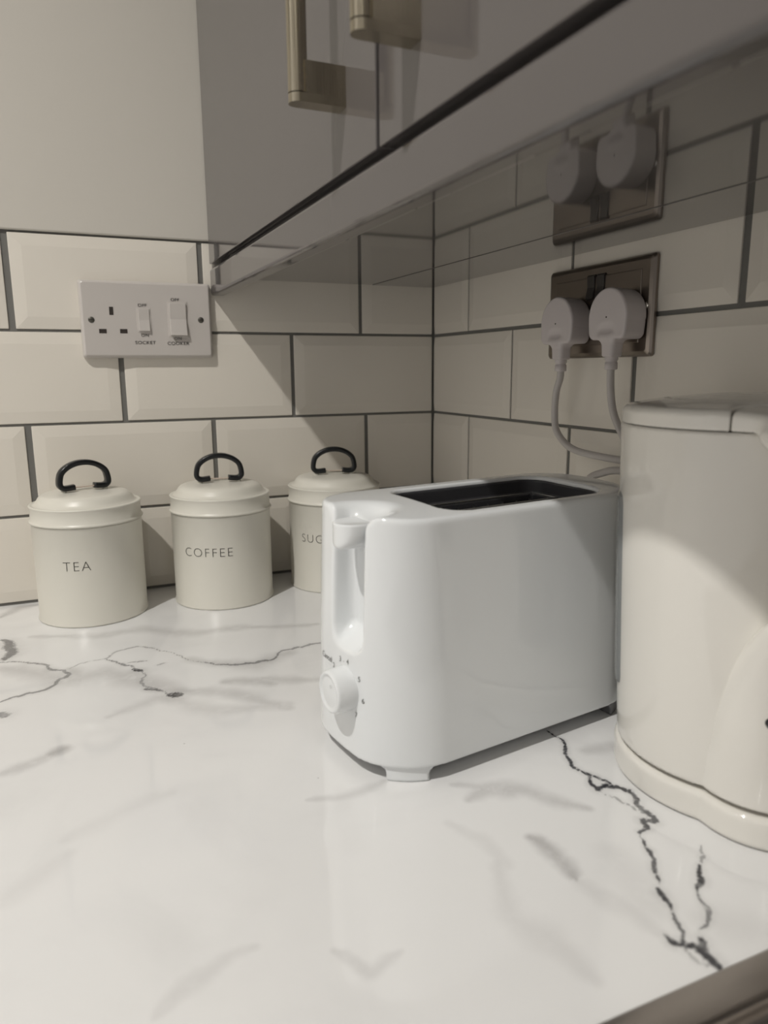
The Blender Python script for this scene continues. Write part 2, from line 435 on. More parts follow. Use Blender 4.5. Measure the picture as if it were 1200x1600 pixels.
def field(lines, pts, amp):
    rng = np.random.default_rng(5)
    D = np.full(len(pts), 9.0); St = np.zeros(len(pts))
    for wdt, stg, line in lines:
        L = crinkle(line, amp, rng)
        n = len(L)
        for i, (a, b) in enumerate(zip(L, L[1:])):
            taper = 0.45 + 0.55 * math.sin(math.pi * (i + 0.5) / n) if n > 3 else 1
            ww = wdt * taper * rng.uniform(0.7, 1.2)
            m = (pts[:, 0] > min(a[0], b[0]) - 4 * ww) & (pts[:, 0] < max(a[0], b[0]) + 4 * ww) & (pts[:, 1] > min(a[1], b[1]) - 4 * ww) & (pts[:, 1] < max(a[1], b[1]) + 4 * ww)
            if not m.any(): continue
            p = pts[m]; d = b - a
            t = np.clip(((p - a) @ d) / max(d @ d, 1e-12), 0, 1)
            dist = np.linalg.norm(p - a - t[:, None] * d, axis=1) / ww
            cur = D[m]; cs = St[m]; better = dist < cur
            cur[better] = dist[better]; cs[better] = stg
            D[m] = cur; St[m] = cs
    return np.minimum(D, 4), St

def make_worktop():
    x0, x1, y0, y1 = -0.92, -0.0005, -0.7165, -0.0005
    st = 0.002
    nx = int((x1 - x0) / st) + 1; ny = int((y1 - y0) / st) + 1
    xs = np.linspace(x0, x1, nx); ys = np.linspace(y0, y1, ny)
    X, Y = np.meshgrid(xs, ys, indexing='ij'); pts = np.stack([X.ravel(), Y.ravel()], 1)
    d1, s1 = field(DARK, pts, 0.16); d2, s2 = field(SOFT, pts, 0.05)
    verts = np.concatenate([pts, np.full((len(pts), 1), TOP)], 1).tolist()
    I = np.arange(nx * ny).reshape(nx, ny)
    q = np.stack([I[:-1, :-1], I[1:, :-1], I[1:, 1:], I[:-1, 1:]], -1).reshape(-1, 4).tolist()
    n0 = len(verts)
    # outer slab: the far left run of the worktop, edges and underside
    xl = -2.6; zb = TOP - 0.038
    verts += [[xl, y0, TOP], [xl, y1, TOP], [xl, y0, zb], [xl, y1, zb], [x1, y0, zb], [x1, y1, zb]]
    a, b, c, d, e, f = range(n0, n0 + 6)
    q.append([a] + [int(v) for v in I[0, :]] + [b])
    q.append([c, d, f, e]); q.append([a, b, d, c])
    q.append([a, c, e] + [int(v) for v in I[:, 0][::-1]]); q.append([b] + [int(v) for v in I[:, -1]] + [f, d])
    q.append([e, f] + [int(v) for v in I[-1, :][::-1]])
    me = bpy.data.meshes.new('worktop'); me.from_pydata(verts, [], q); me.update()
    for nm, arr, pad in (('vein_d', d1, 4.0), ('vein_s', s1, 0.0), ('soft_d', d2, 4.0), ('soft_s', s2, 0.0)):
        at = me.attributes.new(nm, 'FLOAT', 'POINT')
        at.data.foreach_set('value', np.concatenate([arr, np.full(6, pad)]).astype(np.float32))
    m = mat('marble_laminate', (0.78, 0.78, 0.77), 0.07, coat=0.25, bump=0.012, bscale=25)
    nt = m.node_tree; N = nt.nodes; L = nt.links; pb = N['Principled BSDF']
    def nd(t, **k):
        n = N.new(t)
        for a_, v_ in k.items(): setattr(n, a_, v_)
        return n
    def mth(op, a_, b_=None, clamp=False):
        n = nd('ShaderNodeMath', operation=op, use_clamp=clamp)
        for i, v in enumerate((a_, b_)):
            if v is None: continue
            if isinstance(v, (int, float)): n.inputs[i].default_value = v
            else: L.new(v, n.inputs[i])
        return n.outputs[0]
    tc = nd('ShaderNodeTexCoord').outputs['Object']
    def noise(scale, detail=4, rough=0.6, dist=0.0):
        n = nd('ShaderNodeTexNoise'); n.inputs['Scale'].default_value = scale; n.inputs['Detail'].default_value = detail
        n.inputs['Roughness'].default_value = rough; n.inputs['Distortion'].default_value = dist; L.new(tc, n.inputs['Vector']); return n.outputs['Fac']
    def attr(nm):
        n = nd('ShaderNodeAttribute', attribute_name=nm); return n.outputs['Fac']
    def mr(v, a0, a1, b0, b1, smooth=True):
        n = nd('ShaderNodeMapRange'); n.interpolation_type = 'SMOOTHSTEP' if smooth else 'LINEAR'
        L.new(v, n.inputs[0])
        for i, x in enumerate((a0, a1, b0, b1)): n.inputs[i + 1].default_value = x
        return n.outputs[0]
    fine = noise(420, 3); mid = noise(90, 4)
    dn = mth('ADD', attr('vein_d'), mth('MULTIPLY', mth('SUBTRACT', fine, 0.5), 1.3))
    core = mth('MULTIPLY', mth('MULTIPLY', mr(dn, 0.45, 1.2, 1, 0), attr('vein_s')), mr(mid, 0.25, 0.50, 0.75, 1))
    halo = mth('MULTIPLY', mth('MULTIPLY', mr(attr('vein_d'), 0.3, 3.6, 0.30, 0), attr('vein_s')), mr(mid, 0.3, 0.7, 0.4, 1))
    dn2 = mth('ADD', attr('soft_d'), mth('MULTIPLY', mth('SUBTRACT', noise(45, 5), 0.5), 2.0))
    soft = mth('MULTIPLY', mth('MULTIPLY', mr(dn2, 0.0, 1.9, 1, 0), attr('soft_s')), mr(mid, 0.2, 0.6, 0.5, 1))
    cloud = mth('MULTIPLY', mr(noise(7, 5, 0.55, 0.6), 0.48, 0.76, 0, 1), 0.17)
    # a few tiny dark specks
    vo = nd('ShaderNodeTexVoronoi'); vo.inputs['Scale'].default_value = 42; L.new(tc, vo.inputs['Vector'])
    wn = nd('ShaderNodeTexWhiteNoise'); L.new(vo.outputs['Position'], wn.inputs['Vector'])
    speck = mth('MULTIPLY', mr(vo.outputs['Distance'], 0.022, 0.040, 1, 0), mth('GREATER_THAN', wn.outputs['Value'], 0.80))
    speck = mth('MULTIPLY', speck, 0.35)
    def mix(f, c0, c1):
        n = nd('ShaderNodeMix', data_type='RGBA'); L.new(f, n.inputs[0])
        for i, c_ in ((6, c0), (7, c1)):
            if isinstance(c_, tuple): n.inputs[i].default_value = (*c_, 1)
            else: L.new(c_, n.inputs[i])
        return n.outputs[2]
    warm = mix(noise(5, 2), (0.80, 0.805, 0.81), (0.785, 0.78, 0.77))
    c1 = mix(cloud, warm, (0.38, 0.38, 0.39))
    c2 = mix(soft, c1, (0.20, 0.185, 0.185))
    c3 = mix(halo, c2, (0.22, 0.215, 0.22))
    c4 = mix(mth('MAXIMUM', core, speck), c3, (0.035, 0.035, 0.042))
    L.new(c4, pb.inputs['Base Color'])
    return tag(link('worktop', me, m), 'white marble-effect laminate worktop with dark grey veins', 'worktop')
make_worktop()

# plain units that carry the worktop
t = thing('base_cabinet', 'glossy grey base unit carrying the marble-effect worktop', 'cabinet', (-1.0, -0.35, 0))
boxes('body', [(-1.58, 0.96, -0.31, 0.345, 0.0, TOP - 0.0385)], M['cab'], t)
for k in range(3):
    dr = boxes('door', [(-1.58 + 0.635 * k + 0.002, -1.58 + 0.635 * (k + 1) - 0.002, -0.330, -0.311, 0.12, TOP - 0.045)], M['door'], t, 0.002)
    boxes('handle', [(-1.12 + 0.635 * k, -0.97 + 0.635 * k, -0.365, -0.355, 0.74, 0.752), (-1.12 + 0.635 * k, -1.11 + 0.635 * k, -0.356, -0.329, 0.74, 0.752), (-0.98 + 0.635 * k, -0.97 + 0.635 * k, -0.356, -0.329, 0.74, 0.752)], M['nickel'], dr, 0.002)

# steel topped cooker standing against the worktop end
t = thing('cooker', 'brushed steel cooker top butted against the marble-effect worktop, bottom right corner', 'cooker', (-0.335, -1.0205, 0))
boxes('body', [(-0.30, 0.30, -0.30, 0.2975, 0.0, TOP - 0.012)], M['cab'], t, 0.004)
def cooker_top():
    # rounded edge, flat flange, then a shallow well
    prof = [(0.0, -0.012), (0.0, 0.001), (0.0005, 0.0026), (0.0015, 0.0036), (0.003, 0.004), (0.0165, 0.004), (0.0185, 0.0032), (0.0200, 0.0005), (0.0215, -0.003), (0.0240, -0.0042), (0.03, -0.0045)]
    bm = bmesh.new(); rings = []
    hx, hy = 0.305, 0.3025
    for o_, z in prof:
        rings.append([bm.verts.new((sx * (hx - o_), sy * (hy - o_), TOP + z)) for sx, sy in ((-1, -1), (1, -1), (1, 1), (-1, 1))])
    for a, b in zip(rings, rings[1:]):
        for k in range(4): bm.faces.new((a[k], a[(k + 1) % 4], b[(k + 1) % 4], b[k]))
    bm.faces.new(rings[-1]); bm.faces.new(rings[0][::-1])
    bmesh.ops.recalc_face_normals(bm, faces=bm.faces)
    return obj('hob_top', bm, M['hob'], t, smooth=True)
sharp(cooker_top(), 60)

# ------------------------------------------------------------------ wall cabinet
DX = -0.3035; UZ = TOP + 0.375
CR = math.radians(0.95)
t = thing('wall_cabinet', 'glossy lilac-grey wall cabinet with nickel bar handles over the toaster', 'cabinet', (DX, 0, UZ), CR)
YE = -1.05
def cabloc(x, y):
    dx, dy = x - DX, y
    return (dx * math.cos(CR) + dy * math.sin(CR), -dx * math.sin(CR) + dy * math.cos(CR))
def slab_poly(name, quad, z0, z1, m, bv):
    bm = bmesh.new(); q = [cabloc(*p) for p in quad]
    lo = [bm.verts.new((*p, z0)) for p in q]; hi = [bm.verts.new((*p, z1)) for p in q]
    for k in range(4): bm.faces.new((lo[k], lo[(k + 1) % 4], hi[(k + 1) % 4], hi[k]))
    bm.faces.new(lo); bm.faces.new(hi); bmesh.ops.recalc_face_normals(bm, faces=bm.faces)
    o = obj(name, bm, m, t); bev(o, bv, 2); return o
def fx_(y, off): return DX - y * math.tan(CR) + off     # world x of the cabinet front at depth y
slab_poly('carcass', [(-0.006, -0.0046), (-0.006, YE), (fx_(YE, 0.0245), YE), (fx_(0, 0.0245), -0.0046)], 0.0135, 0.70, M['gap'], 0.0005)
slab_poly('base_panel', [(-0.0040, -0.0042), (-0.0040, YE), (fx_(YE, 0.2100), YE), (fx_(0, 0.2100), -0.0042)], 0.0, 0.013, M['under'], 0.0004)
slab_poly('base_panel', [(fx_(0, 0.2085), -0.0042), (fx_(YE, 0.2085), YE), (fx_(YE, 0.0150), YE), (fx_(0, 0.0150), -0.0042)], 0.0004, 0.013, M['under'], 0.0004)
DXW = DX; DX = 0.0
pe = boxes('pelmet', [(DX, DX + 0.0165, YE, -0.0048, -0.0200, 0.0105)], M['door'], t); bev(pe, 0.0035, 4)
def door(y0, y1, hy):
    d = boxes('door', [(DX, DX + 0.020, y1, y0, 0.0160, 0.70)], M['door'], t); bev(d, 0.0008, 2)
    # bar handle: half-round bar with slab posts whose outer end is rounded
    bm = bmesh.new()
    zb, zt = 0.0517, 0.239
    def slab(z0, z1, xin, r=0.0062):
        n = 12; lo = []; hi = []
        prof = [(xin, r)] + [(DX - 0.0290 + 0 - r * math.sin(math.pi * k / n), r * math.cos(math.pi * k / n)) for k in range(n + 1)] + [(xin, -r)]
        for z, L_ in ((z0, lo), (z1, hi)):
            for x, y in prof: L_.append(bm.verts.new((x, hy + y, z)))
        m_ = len(prof)
        for k in range(m_): bm.faces.new((lo[k], lo[(k + 1) % m_], hi[(k + 1) % m_], hi[k]))
        bm.faces.new(lo); bm.faces.new(hi)
    slab(zb, zb + 0.0052, DX)              # lower post, rounded cap
    slab(zb + 0.0052, zb + 0.0235, DX, 0.0060) if False else None
    box(bm, DX - 0.0262, DX, hy - 0.0060, hy + 0.0060, zb + 0.005, zb + 0.0235)
    slab(zt - 0.0052, zt, DX)
    box(bm, DX - 0.0262, DX, hy - 0.0060, hy + 0.0060, zt - 0.0235, zt - 0.005)
    # round bar
    n = 28; ra = 0.0061; lo = []; hi = []
    for k in range(n):
        a = 2 * math.pi * k / n
        lo.append(bm.verts.new((DX - 0.0292 + ra * math.cos(a), hy + ra * math.sin(a), zb + 0.0058)))
        hi.append(bm.verts.new((DX - 0.0292 + ra * math.cos(a), hy + ra * math.sin(a), zt - 0.0058)))
    for k in range(n): bm.faces.new((lo[k], lo[(k + 1) % n], hi[(k + 1) % n], hi[k]))
    bm.faces.new(lo); bm.faces.new(hi)
    bmesh.ops.recalc_face_normals(bm, faces=bm.faces)
    h = obj('handle', bm, M['nickel'], d, smooth=True); sharp(h, 30); h['label'] = 'brushed nickel bar handle'
    return d
door(-0.0060, -0.5010, -0.4495)
door(-0.5055, -1.0480, -0.5520)

# ------------------------------------------------------------------ cooker switch and socket plate (wall behind)
t = thing('cooker_switch', 'white cooker switch and socket plate on the tiled wall above the canisters', 'switch', (-0.378, -0.0036, TOP + 0.3250))
def pl_box(name, lst, m, parent, b=0.001, seg=2): return boxes(name, lst, m, parent, b, seg)
# plate front at y = -0.0095 (local)
def plate_shape(hx, hz, dep, inset, bevz):
    bm = bmesh.new(); rings = []
    for o_, y in ((0, 0), (0, -dep * 0.45), (inset * 0.35, -dep * 0.8), (inset, -dep)):
        r = 0.003; R = []
        for cx, cz, a0 in ((1, 1, 0), (-1, 1, 90), (-1, -1, 180), (1, -1, 270)):
            for k in range(5):
                a = math.radians(a0 + 22.5 * k)
                R.append(bm.verts.new((cx * (hx - o_ - r) + r * math.cos(a), y, cz * (hz - o_ - r) + r * math.sin(a))))
        rings.append(R)
    for a, b in zip(rings, rings[1:]):
        for k in range(len(a)): bm.faces.new((a[k], a[(k + 1) % len(a)], b[(k + 1) % len(a)], b[k]))
    bm.faces.new(rings[-1]); bm.faces.new(rings[0])
    bmesh.ops.recalc_face_normals(bm, faces=bm.faces)
    return bm
pf = -0.0095
pt = obj('plate', plate_shape(0.0730, 0.0430, 0.0095, 0.003, 0), M['plate'], t); bev(pt, 0.0006, 2, 20)
X = lambda wx: wx + 0.378
for wx, wz in ((-0.4395, -0.0010), (-0.3182, 0.0010)):
    sc = lathe('screw', [(0, pf - 0.0006), (0.0030, pf - 0.0006), (0.0034, pf - 0.0002), (0.0034, pf + 0.001)], M['screw'], t, 24, 'y', (X(wx), 0, wz))
    boxes('slot', [(X(wx) - 0.0028, X(wx) + 0.0028, pf - 0.0008, pf - 0.0004, wz - 0.0004, wz + 0.0004)], M['hole'], sc)
boxes('socket_holes', [(X(-0.4177) - 0.0022, X(-0.4177) + 0.0022, pf - 0.0002, pf + 0.002, 0.0092 - 0.0045, 0.0092 + 0.0045),
                       (X(-0.4282) - 0.0040, X(-0.4282) + 0.0040, pf - 0.0002, pf + 0.002, -0.0132 - 0.0024, -0.0132 + 0.0024),
                       (X(-0.4058) - 0.0040, X(-0.4058) + 0.0040, pf - 0.0002, pf + 0.002, -0.0130 - 0.0024, -0.0130 + 0.0024)], M['hole'], t)
def rocker(cx, cz, hw, hh, out, m, name='rocker'):
    bm = bmesh.new()
    pr = [(-hh, 0.001), (-hh, -out * 1.0), (0, -out * 0.35), (hh, -out * 0.55), (hh, 0.001)]   # (z, y)
    L_ = [[bm.verts.new((cx + s * hw, pf + y, cz + z)) for z, y in pr] for s in (-1, 1)]
    n = len(pr)
    for k in range(n): bm.faces.new((L_[0][k], L_[0][(k + 1) % n], L_[1][(k + 1) % n], L_[1][k]))
    bm.faces.new(L_[0]); bm.faces.new(L_[1]); bmesh.ops.recalc_face_normals(bm, faces=bm.faces)
    o = obj(name, bm, m, t); bev(o, 0.0006, 2); return o
boxes('switch_surround', [(X(-0.3828) - 0.0078, X(-0.3828) + 0.0078, pf - 0.0004, pf + 0.001, -0.0002 - 0.0138, -0.0002 + 0.0138),
                          (X(-0.3446) - 0.0112, X(-0.3446) + 0.0112, pf - 0.0004, pf + 0.001, 0.0012 - 0.0202, 0.0012 + 0.0202)], M['plate'], t, 0.0003)
rocker(X(-0.3828), -0.0002, 0.0062, 0.0125, 0.0035, M['plate'])
rocker(X(-0.3446), 0.0012, 0.0095, 0.0185, 0.0060, M['plate'])
for s, wx, wz, sz in (('OFF', -0.3838, 0.0160, 0.0048), ('ON', -0.3828, -0.0175, 0.0048), ('SOCKET', -0.3828, -0.0258, 0.0052),
                      ('OFF', -0.3468, 0.0232, 0.0048), ('ON', -0.3458, -0.0208, 0.0048), ('COOKER', -0.3458, -0.0265, 0.0052)):
    text('lettering', s, sz, M['ink'], t, lambda u, v, h, wx=wx, wz=wz: (X(wx) + u * 1.15, pf - 0.0002 - abs(h), wz + v), space=1.05)

# ------------------------------------------------------------------ double socket and plugs (right wall)
SY, SZ = -0.3475, TOP + 0.3190
t = thing('double_socket', 'brushed steel double wall socket holding two white plugs', 'socket', (-0.0036, SY, SZ), -math.pi / 2)
# local x -> world -y, local y -> world x  (front is local -y)
pt = obj('plate', plate_shape(0.0735, 0.0428, 0.0058, 0.0045, 0), M['steel'], t); bev(pt, 0.0005, 2, 20); pf = -0.0058
pn = boxes('centre_panel', [(-0.0600, 0.0600, pf - 0.0008, pf + 0.001, -0.0310, 0.0310)], M['steel'], t, 0.0006)
for dx in (-0.0665, 0.0665):
    sc = lathe('screw', [(0, pf - 0.0008), (0.0026, pf - 0.0008), (0.0030, pf - 0.0002), (0.0030, pf + 0.001)], M['chrome'], t, 24, 'y', (dx, 0, 0.0))
pf -= 0.0008
rocker(-0.0055, 0.0215, 0.0050, 0.0105, 0.0032, M['rocker'])
rocker(0.0080, 0.0215, 0.0050, 0.0105, 0.0032, M['rocker'])
boxes('switch_surround', [(-0.0112, 0.0002, pf - 0.0003, pf + 0.001, 0.0100, 0.0330), (0.0023, 0.0137, pf - 0.0003, pf + 0.001, 0.0100, 0.0330)], M['hole'], t)

def plug_f(x, y, z):
    # x across, y out of the wall (0..0.030), z up; origin at the pin face
    tp = np.clip(y / 0.024, 0, 1)
    hw = 0.0230 + 0.0014 * tp
    top = np.hypot(x, (z + 0.0005)) - (0.0236 + 0.0010 * tp)                 # round upper half
    low = rbox2(x, z + 0.0075, hw - 0.10 * np.maximum(-z - 0.006, 0), 0.0125, 0.006)
    prof = np.minimum(np.where(z > -0.0005, top, 1e3), low)
    prof = np.where(z > -0.004, np.minimum(prof, np.maximum(top, -z - 0.004)), prof)
    b = rint(prof, np.abs(y - 0.0120) - 0.0120, 0.0022)
    dent = np.sqrt((x / 0.55) ** 2 + ((z + 0.012) / 0.30) ** 2 + ((y - 0.0242) / 0.07) ** 2) - 0.0210
    b = rdiff(b, dent * 0.10, 0.0008)
    wn = 0.0072 + 0.10 * np.clip(z + 0.034, 0, 0.03)
    neck = rint(rbox2(x, y - 0.0160, wn, 0.0070, 0.004), np.abs(z + 0.0250) - 0.0100, 0.002)
    return runi(b, neck, 0.005)
def plug(wy, wz, dx, label, path):
    loc = (-0.0036 - 0.0068, wy, wz)
    p_ = thing('power_plug', label, 'plug', loc, -math.pi / 2, 'plugs in the double socket')
    f = lambda x, y, z: plug_f(x, -y, z)
    solid('body', f, (-0.029, -0.030, -0.043), (0.029, 0.003, 0.028), 0.0009, M['plug'], p_)
    boxes('pin', [(-0.002, 0.002, -0.001, 0.016, 0.007, 0.015), (-0.014, -0.008, -0.001, 0.016, -0.013, -0.009), (0.008, 0.014, -0.001, 0.016, -0.013, -0.009)], M['chrome'], p_)
    lathe('fuse_mark', [(0, -0.0243), (0.0007, -0.0243), (0.0007, -0.0235)], M['hole'], p_, 12, 'y', (0.0, 0, -0.001))
    lathe('strain_relief', [(0.0, -0.030), (0.0056, -0.030), (0.0058, -0.0375), (0.0050, -0.0380), (0.0050, -0.0395), (0.0056, -0.0400), (0.0056, -0.0450), (0.0052, -0.0458), (0.0034, -0.0460), (0, -0.0460)], M['plug'], p_, 28, 'z', (0, -0.016, 0))
    inv = Matrix.Translation(Vector(loc)) @ Matrix.Rotation(-math.pi / 2, 4, 'Z'); inv.invert()
    pts = [inv @ Vector((x, y, TOP + z)) for x, y, z in path]
    pts = [Vector((0, -0.016, -0.042)), Vector((0, -0.016, -0.052))] + pts
    tube('cord', pts, 0.0034, M['cable'], p_, 12, 8)
    return p_
plug(-0.3215, TOP + 0.3095, 0, 'left white three-pin plug, nearer the room corner, in the steel socket',
     [(-0.026, -0.3155, 0.2436), (-0.024, -0.3115, 0.2236), (-0.023, -0.3134, 0.2067), (-0.024, -0.3287, 0.1948), (-0.026, -0.3499, 0.1890), (-0.026, -0.3779, 0.1870), (-0.022, -0.415, 0.186),
      (-0.018, -0.465, 0.190), (-0.020, -0.505, 0.188), (-0.034, -0.510, 0.182), (-0.045, -0.480, 0.181), (-0.048, -0.4374, 0.1815), (-0.045, -0.4127, 0.1765), (-0.040, -0.387, 0.166), (-0.030, -0.365, 0.140), (-0.026, -0.355, 0.09), (-0.030, -0.362, 0.03), (-0.048, -0.385, 0.005), (-0.070, -0.415, 0.006), (-0.085, -0.435, 0.0105)])
plug(-0.3940, TOP + 0.3110, 0, 'right white three-pin plug, farther from the room corner, in the steel socket',
     [(-0.022, -0.3905, 0.2440), (-0.022, -0.3945, 0.2290), (-0.022, -0.4030, 0.2150), (-0.020, -0.425, 0.185), (-0.016, -0.455, 0.135), (-0.014, -0.480, 0.08), (-0.014, -0.500, 0.03), (-0.010, -0.520, 0.0045), (-0.010, -0.548, 0.0045), (-0.020, -0.570, 0.0060)])

# ------------------------------------------------------------------ canisters
def canister(cx, cy, word, label, rot, tw):
    t = thing('canister', label, 'canister', (cx, cy, TOP), 0, 'cream enamel kitchen canisters')
    R = 0.0570
    lathe('body', [(0, 0.0012), (R - 0.003, 0.0006), (R + 0.0003, 0.0), (R + 0.0012, 0.0010), (R + 0.0010, 0.0022), (R, 0.0032), (R, 0.1060), (R + 0.0004, 0.1065), (R - 0.002, 0.1085), (0.05, 0.1085), (0, 0.1085)], M['can'], t)
    ld = lathe('lid', [(0.0, 0.1088), (R + 0.0002, 0.1075), (R + 0.0018, 0.1080), (R + 0.0020, 0.1092), (R + 0.0012, 0.1102), (R + 0.0002, 0.1112), (R - 0.0002, 0.1235), (R + 0.0006, 0.1250), (R + 0.0008, 0.1258), (R + 0.0002, 0.1266), (R - 0.0012, 0.1268), (R - 0.0024, 0.1264), (R - 0.0042, 0.1268),
                    (0.0500, 0.1300), (0.0478, 0.1335), (0.0455, 0.1358), (0.0420, 0.1372), (0.036, 0.1380), (0.015, 0.1383), (0, 0.1384)], M['can'], t)
    # stirrup handle: flat black band, its feet turned inwards, held by a thin wire
    pts = [(-0.0105, 0, 0.1405), (-0.0200, 0, 0.1398), (-0.0243, 0, 0.1415), (-0.0258, 0, 0.1460), (-0.0235, 0, 0.1560), (-0.0170, 0, 0.1622), (-0.0085, 0, 0.1658), (0, 0, 0.1668)]
    pts = [(x * 1.0, y, z + 0.0030) for x, y, z in pts]
    pts = pts + [(-x, y, z) for x, y, z in pts[-2::-1]]
    h = tube('handle', pts, 0.0030, M['canblack'], ld, 16, 6, ry=0.0052, flat=(0, 1, 0)); h['label'] = 'black stirrup handle'
    w_ = tube('wire', [(-0.0225, 0, 0.1392), (-0.018, 0, 0.1425), (0, 0, 0.1428), (0.018, 0, 0.1425), (0.0225, 0, 0.1392)], 0.0008, M['wire'], ld, 8, 4)
    for sx in (-1, 1):
        lathe('mounting', [(0, 0.1372), (0.0032, 0.1378), (0.0030, 0.1396), (0.0016, 0.1410), (0, 0.1412)], M['can'], ld, 20, 'z', (sx * 0.0222, 0, 0))
    R2 = R
    ld.rotation_euler.z = tw
    # lettering wraps round the front, facing -y
    text('lettering', word, 0.0148, M['caninko'], t, lambda u, v, h_: ((R2 + 0.00012 + abs(h_)) * math.sin(u / R2 + rot), -(R2 + 0.00012 + abs(h_)) * math.cos(u / R2 + rot), 0.0665 + v), thin=-0.00032, space=1.18, depth=0.0001)
    return t
canister(-0.4624, -0.0625, 'TEA', 'cream canister lettered TEA, leftmost, with black stirrup handle', math.radians(-15), math.radians(16))
canister(-0.3156, -0.0660, 'COFFEE', 'cream canister lettered COFFEE, between the TEA canister and the toaster', math.radians(-28), math.radians(-5))
canister(-0.1721, -0.0620, 'SUGAR', 'cream canister lettered SUGAR, partly hidden behind the white toaster', math.radians(-38), math.radians(-12))

# ------------------------------------------------------------------ toaster
TA = math.radians(8.5)
t = thing('toaster', 'glossy white two-slice toaster standing beside the white kettle', 'toaster', (-0.1953, -0.4559, TOP), TA)
H = 0.1762
def shell2(x, y, z, inset=0.0):
    k = np.clip(z / 0.178, 0, 1.1) ** 1.6
    hx = 0.1225 - 0.0045 * k - inset; hy = 0.0625 - 0.0078 * k - inset
    r = 0.044 - 0.008 * k
    # front end slightly bowed
    xx = x + np.where(x < 0, 1, 0) * 0.004 * (y / 0.06) ** 2 * -1
    return rbox2(xx, y, hx, hy, r)
def toaster_f(x, y, z):
    side = shell2(x, y, z)
    top = z - (H + 0.02 * y + 0.0020 * (1 - (y / 0.054) ** 2))
    f = rint(side, top, 0.0030)
    f = rint(f, 0.0105 - z, 0.0012)
    # opening for the bread slots
    op = rbox2(x - 0.0135, y + 0.0035, 0.0740, 0.0415, 0.019)
    op = np.maximum(op, 0.1450 - z)
    f = rdiff(f, op, 0.0022)
    # lever channel down the front end
    yc = y + 0.0105
    u = rbox2(yc, z - 0.172, 0.0175, 0.0925, 0.0168)
    slope = (x + 0.1225) - 0.0190 + np.maximum(0.097 - z, 0) ** 1.5 * 9.5
    ch = rint(u, slope, 0.006)
    f = rdiff(f, ch, 0.0028)
    sc = (np.sqrt(((x + 0.112) / 0.026) ** 2 + (yc / 0.0220) ** 2 + ((z - H - 0.003) / 0.0125) ** 2) - 1) * 0.0125
    f = rdiff(f, sc, 0.004)
    return f
solid('body', toaster_f, (-0.127, -0.067, 0.006), (0.127, 0.067, 0.185), 0.0016, M['white'], t)
# dark recessed insert with two slots
def insert_f(x, y, z):
    op = rbox2(x - 0.0135, y + 0.0035, 0.0738, 0.0413, 0.0188)
    f = np.maximum(op, np.maximum(z - (H + 0.02 * y - 0.0015), 0.1452 - z))
    well = rbox2(x - 0.0135, y + 0.0035, 0.0718, 0.0393, 0.017)
    f = np.maximum(f, -np.maximum(well, 0.1640 - z))
    for yy in (-0.0205, 0.0155):
        s = rbox2(x - 0.0135, y - yy, 0.0660, 0.0135, 0.003)
        f = np.maximum(f, -np.maximum(s, 0.1470 - z))
    return f
io = solid('slot_insert', insert_f, (-0.064, -0.048, 0.143), (0.092, 0.042, 0.181), 0.0011, M['dgrey'], t)
for yy in (-0.0205, 0.0155):
    bx_ = []
    sl = boxes('slot_frame', [(-0.0545, 0.0815, yy - 0.0152, yy - 0.0135, 0.1630, 0.1652), (-0.0545, 0.0815, yy + 0.0135, yy + 0.0152, 0.1630, 0.1652), (0.0795, 0.0815, yy - 0.0135, yy + 0.0135, 0.1630, 0.1652), (-0.0545, -0.0525, yy - 0.0135, yy + 0.0135, 0.1630, 0.1652)], M['rail'], t, 0.0004)
    wires = []
    for k in range(9):
        xw = -0.045 + k * 0.0148
        for s in (-1, 1): wires.append((xw, xw + 0.0012, yy + s * 0.0098 - 0.0006, yy + s * 0.0098 + 0.0006, 0.1475, 0.1610))
    for s in (-1, 1): wires.append((-0.0515, 0.0785, yy + s * 0.0098 - 0.0006, yy + s * 0.0098 + 0.0006, 0.1580, 0.1592))
    boxes('bread_guard', wires, M['rail'], t)
# lever
def lever_f(x, y, z):
    yy = y + 0.0125
    plan = np.hypot((x + 0.1130) / 1.05, yy) - 0.0145
    plan = np.maximum(plan, x + 0.1060)
    fr = rbox2(yy, z - 0.1790, 0.0145, 0.0260, 0.0138)
    f = rint(plan, fr, 0.0035)
    return rint(f, z - 0.1705, 0.0012)
lv = solid('lever', lever_f, (-0.140, -0.040, 0.142), (-0.100, 0.005, 0.176), 0.0009, M['white'], t)
boxes('lever_arm', [(-0.1065, -0.0985, -0.0135, -0.0085, 0.156, 0.166)], M['grey'], lv)
# browning dial
fx = -0.1222
dial = lathe('dial', [(0.0153, 0.004), (0.0153, 0.0), (0.0147, -0.0108), (0.0141, -0.0122), (0.0131, -0.0128), (0.0119, -0.0126), (0.0111, -0.0117), (0.0098, -0.0119), (0.0, -0.0128)], M['white'], t, 64, 'x', (fx, -0.0110, 0.0560))
text('lettering', 'o', 0.005, M['ink'], dial, lambda u, v, h: (fx - 0.0127 - abs(h), -0.0110 - 0.004 - u, 0.0560 + 0.006 + v), thin=-0.0001)
def face_x(y, z):
    # front surface of the shell at (y, z)
    a, b = -0.13, -0.08
    for _ in range(40):
        c = (a + b) / 2
        if float(shell2(np.array(c), np.array(y), np.array(z))) > 0: a = c
        else: b = c
    return a
for s, ang in (('2', 148), ('3', 112), ('.', 97), ('4', 82), ('5', 36), ('6', -8), ('7', -48)):
    a = math.radians(ang); yc = -0.0110 - 0.0195 * math.cos(a); zc = 0.0560 + 0.0195 * math.sin(a)
    text('lettering', s, 0.0052, M['ink'], t, lambda u, v, h, yc=yc, zc=zc: (face_x(yc - u, zc + v) - 0.0001 - abs(h), yc - u, zc + v))
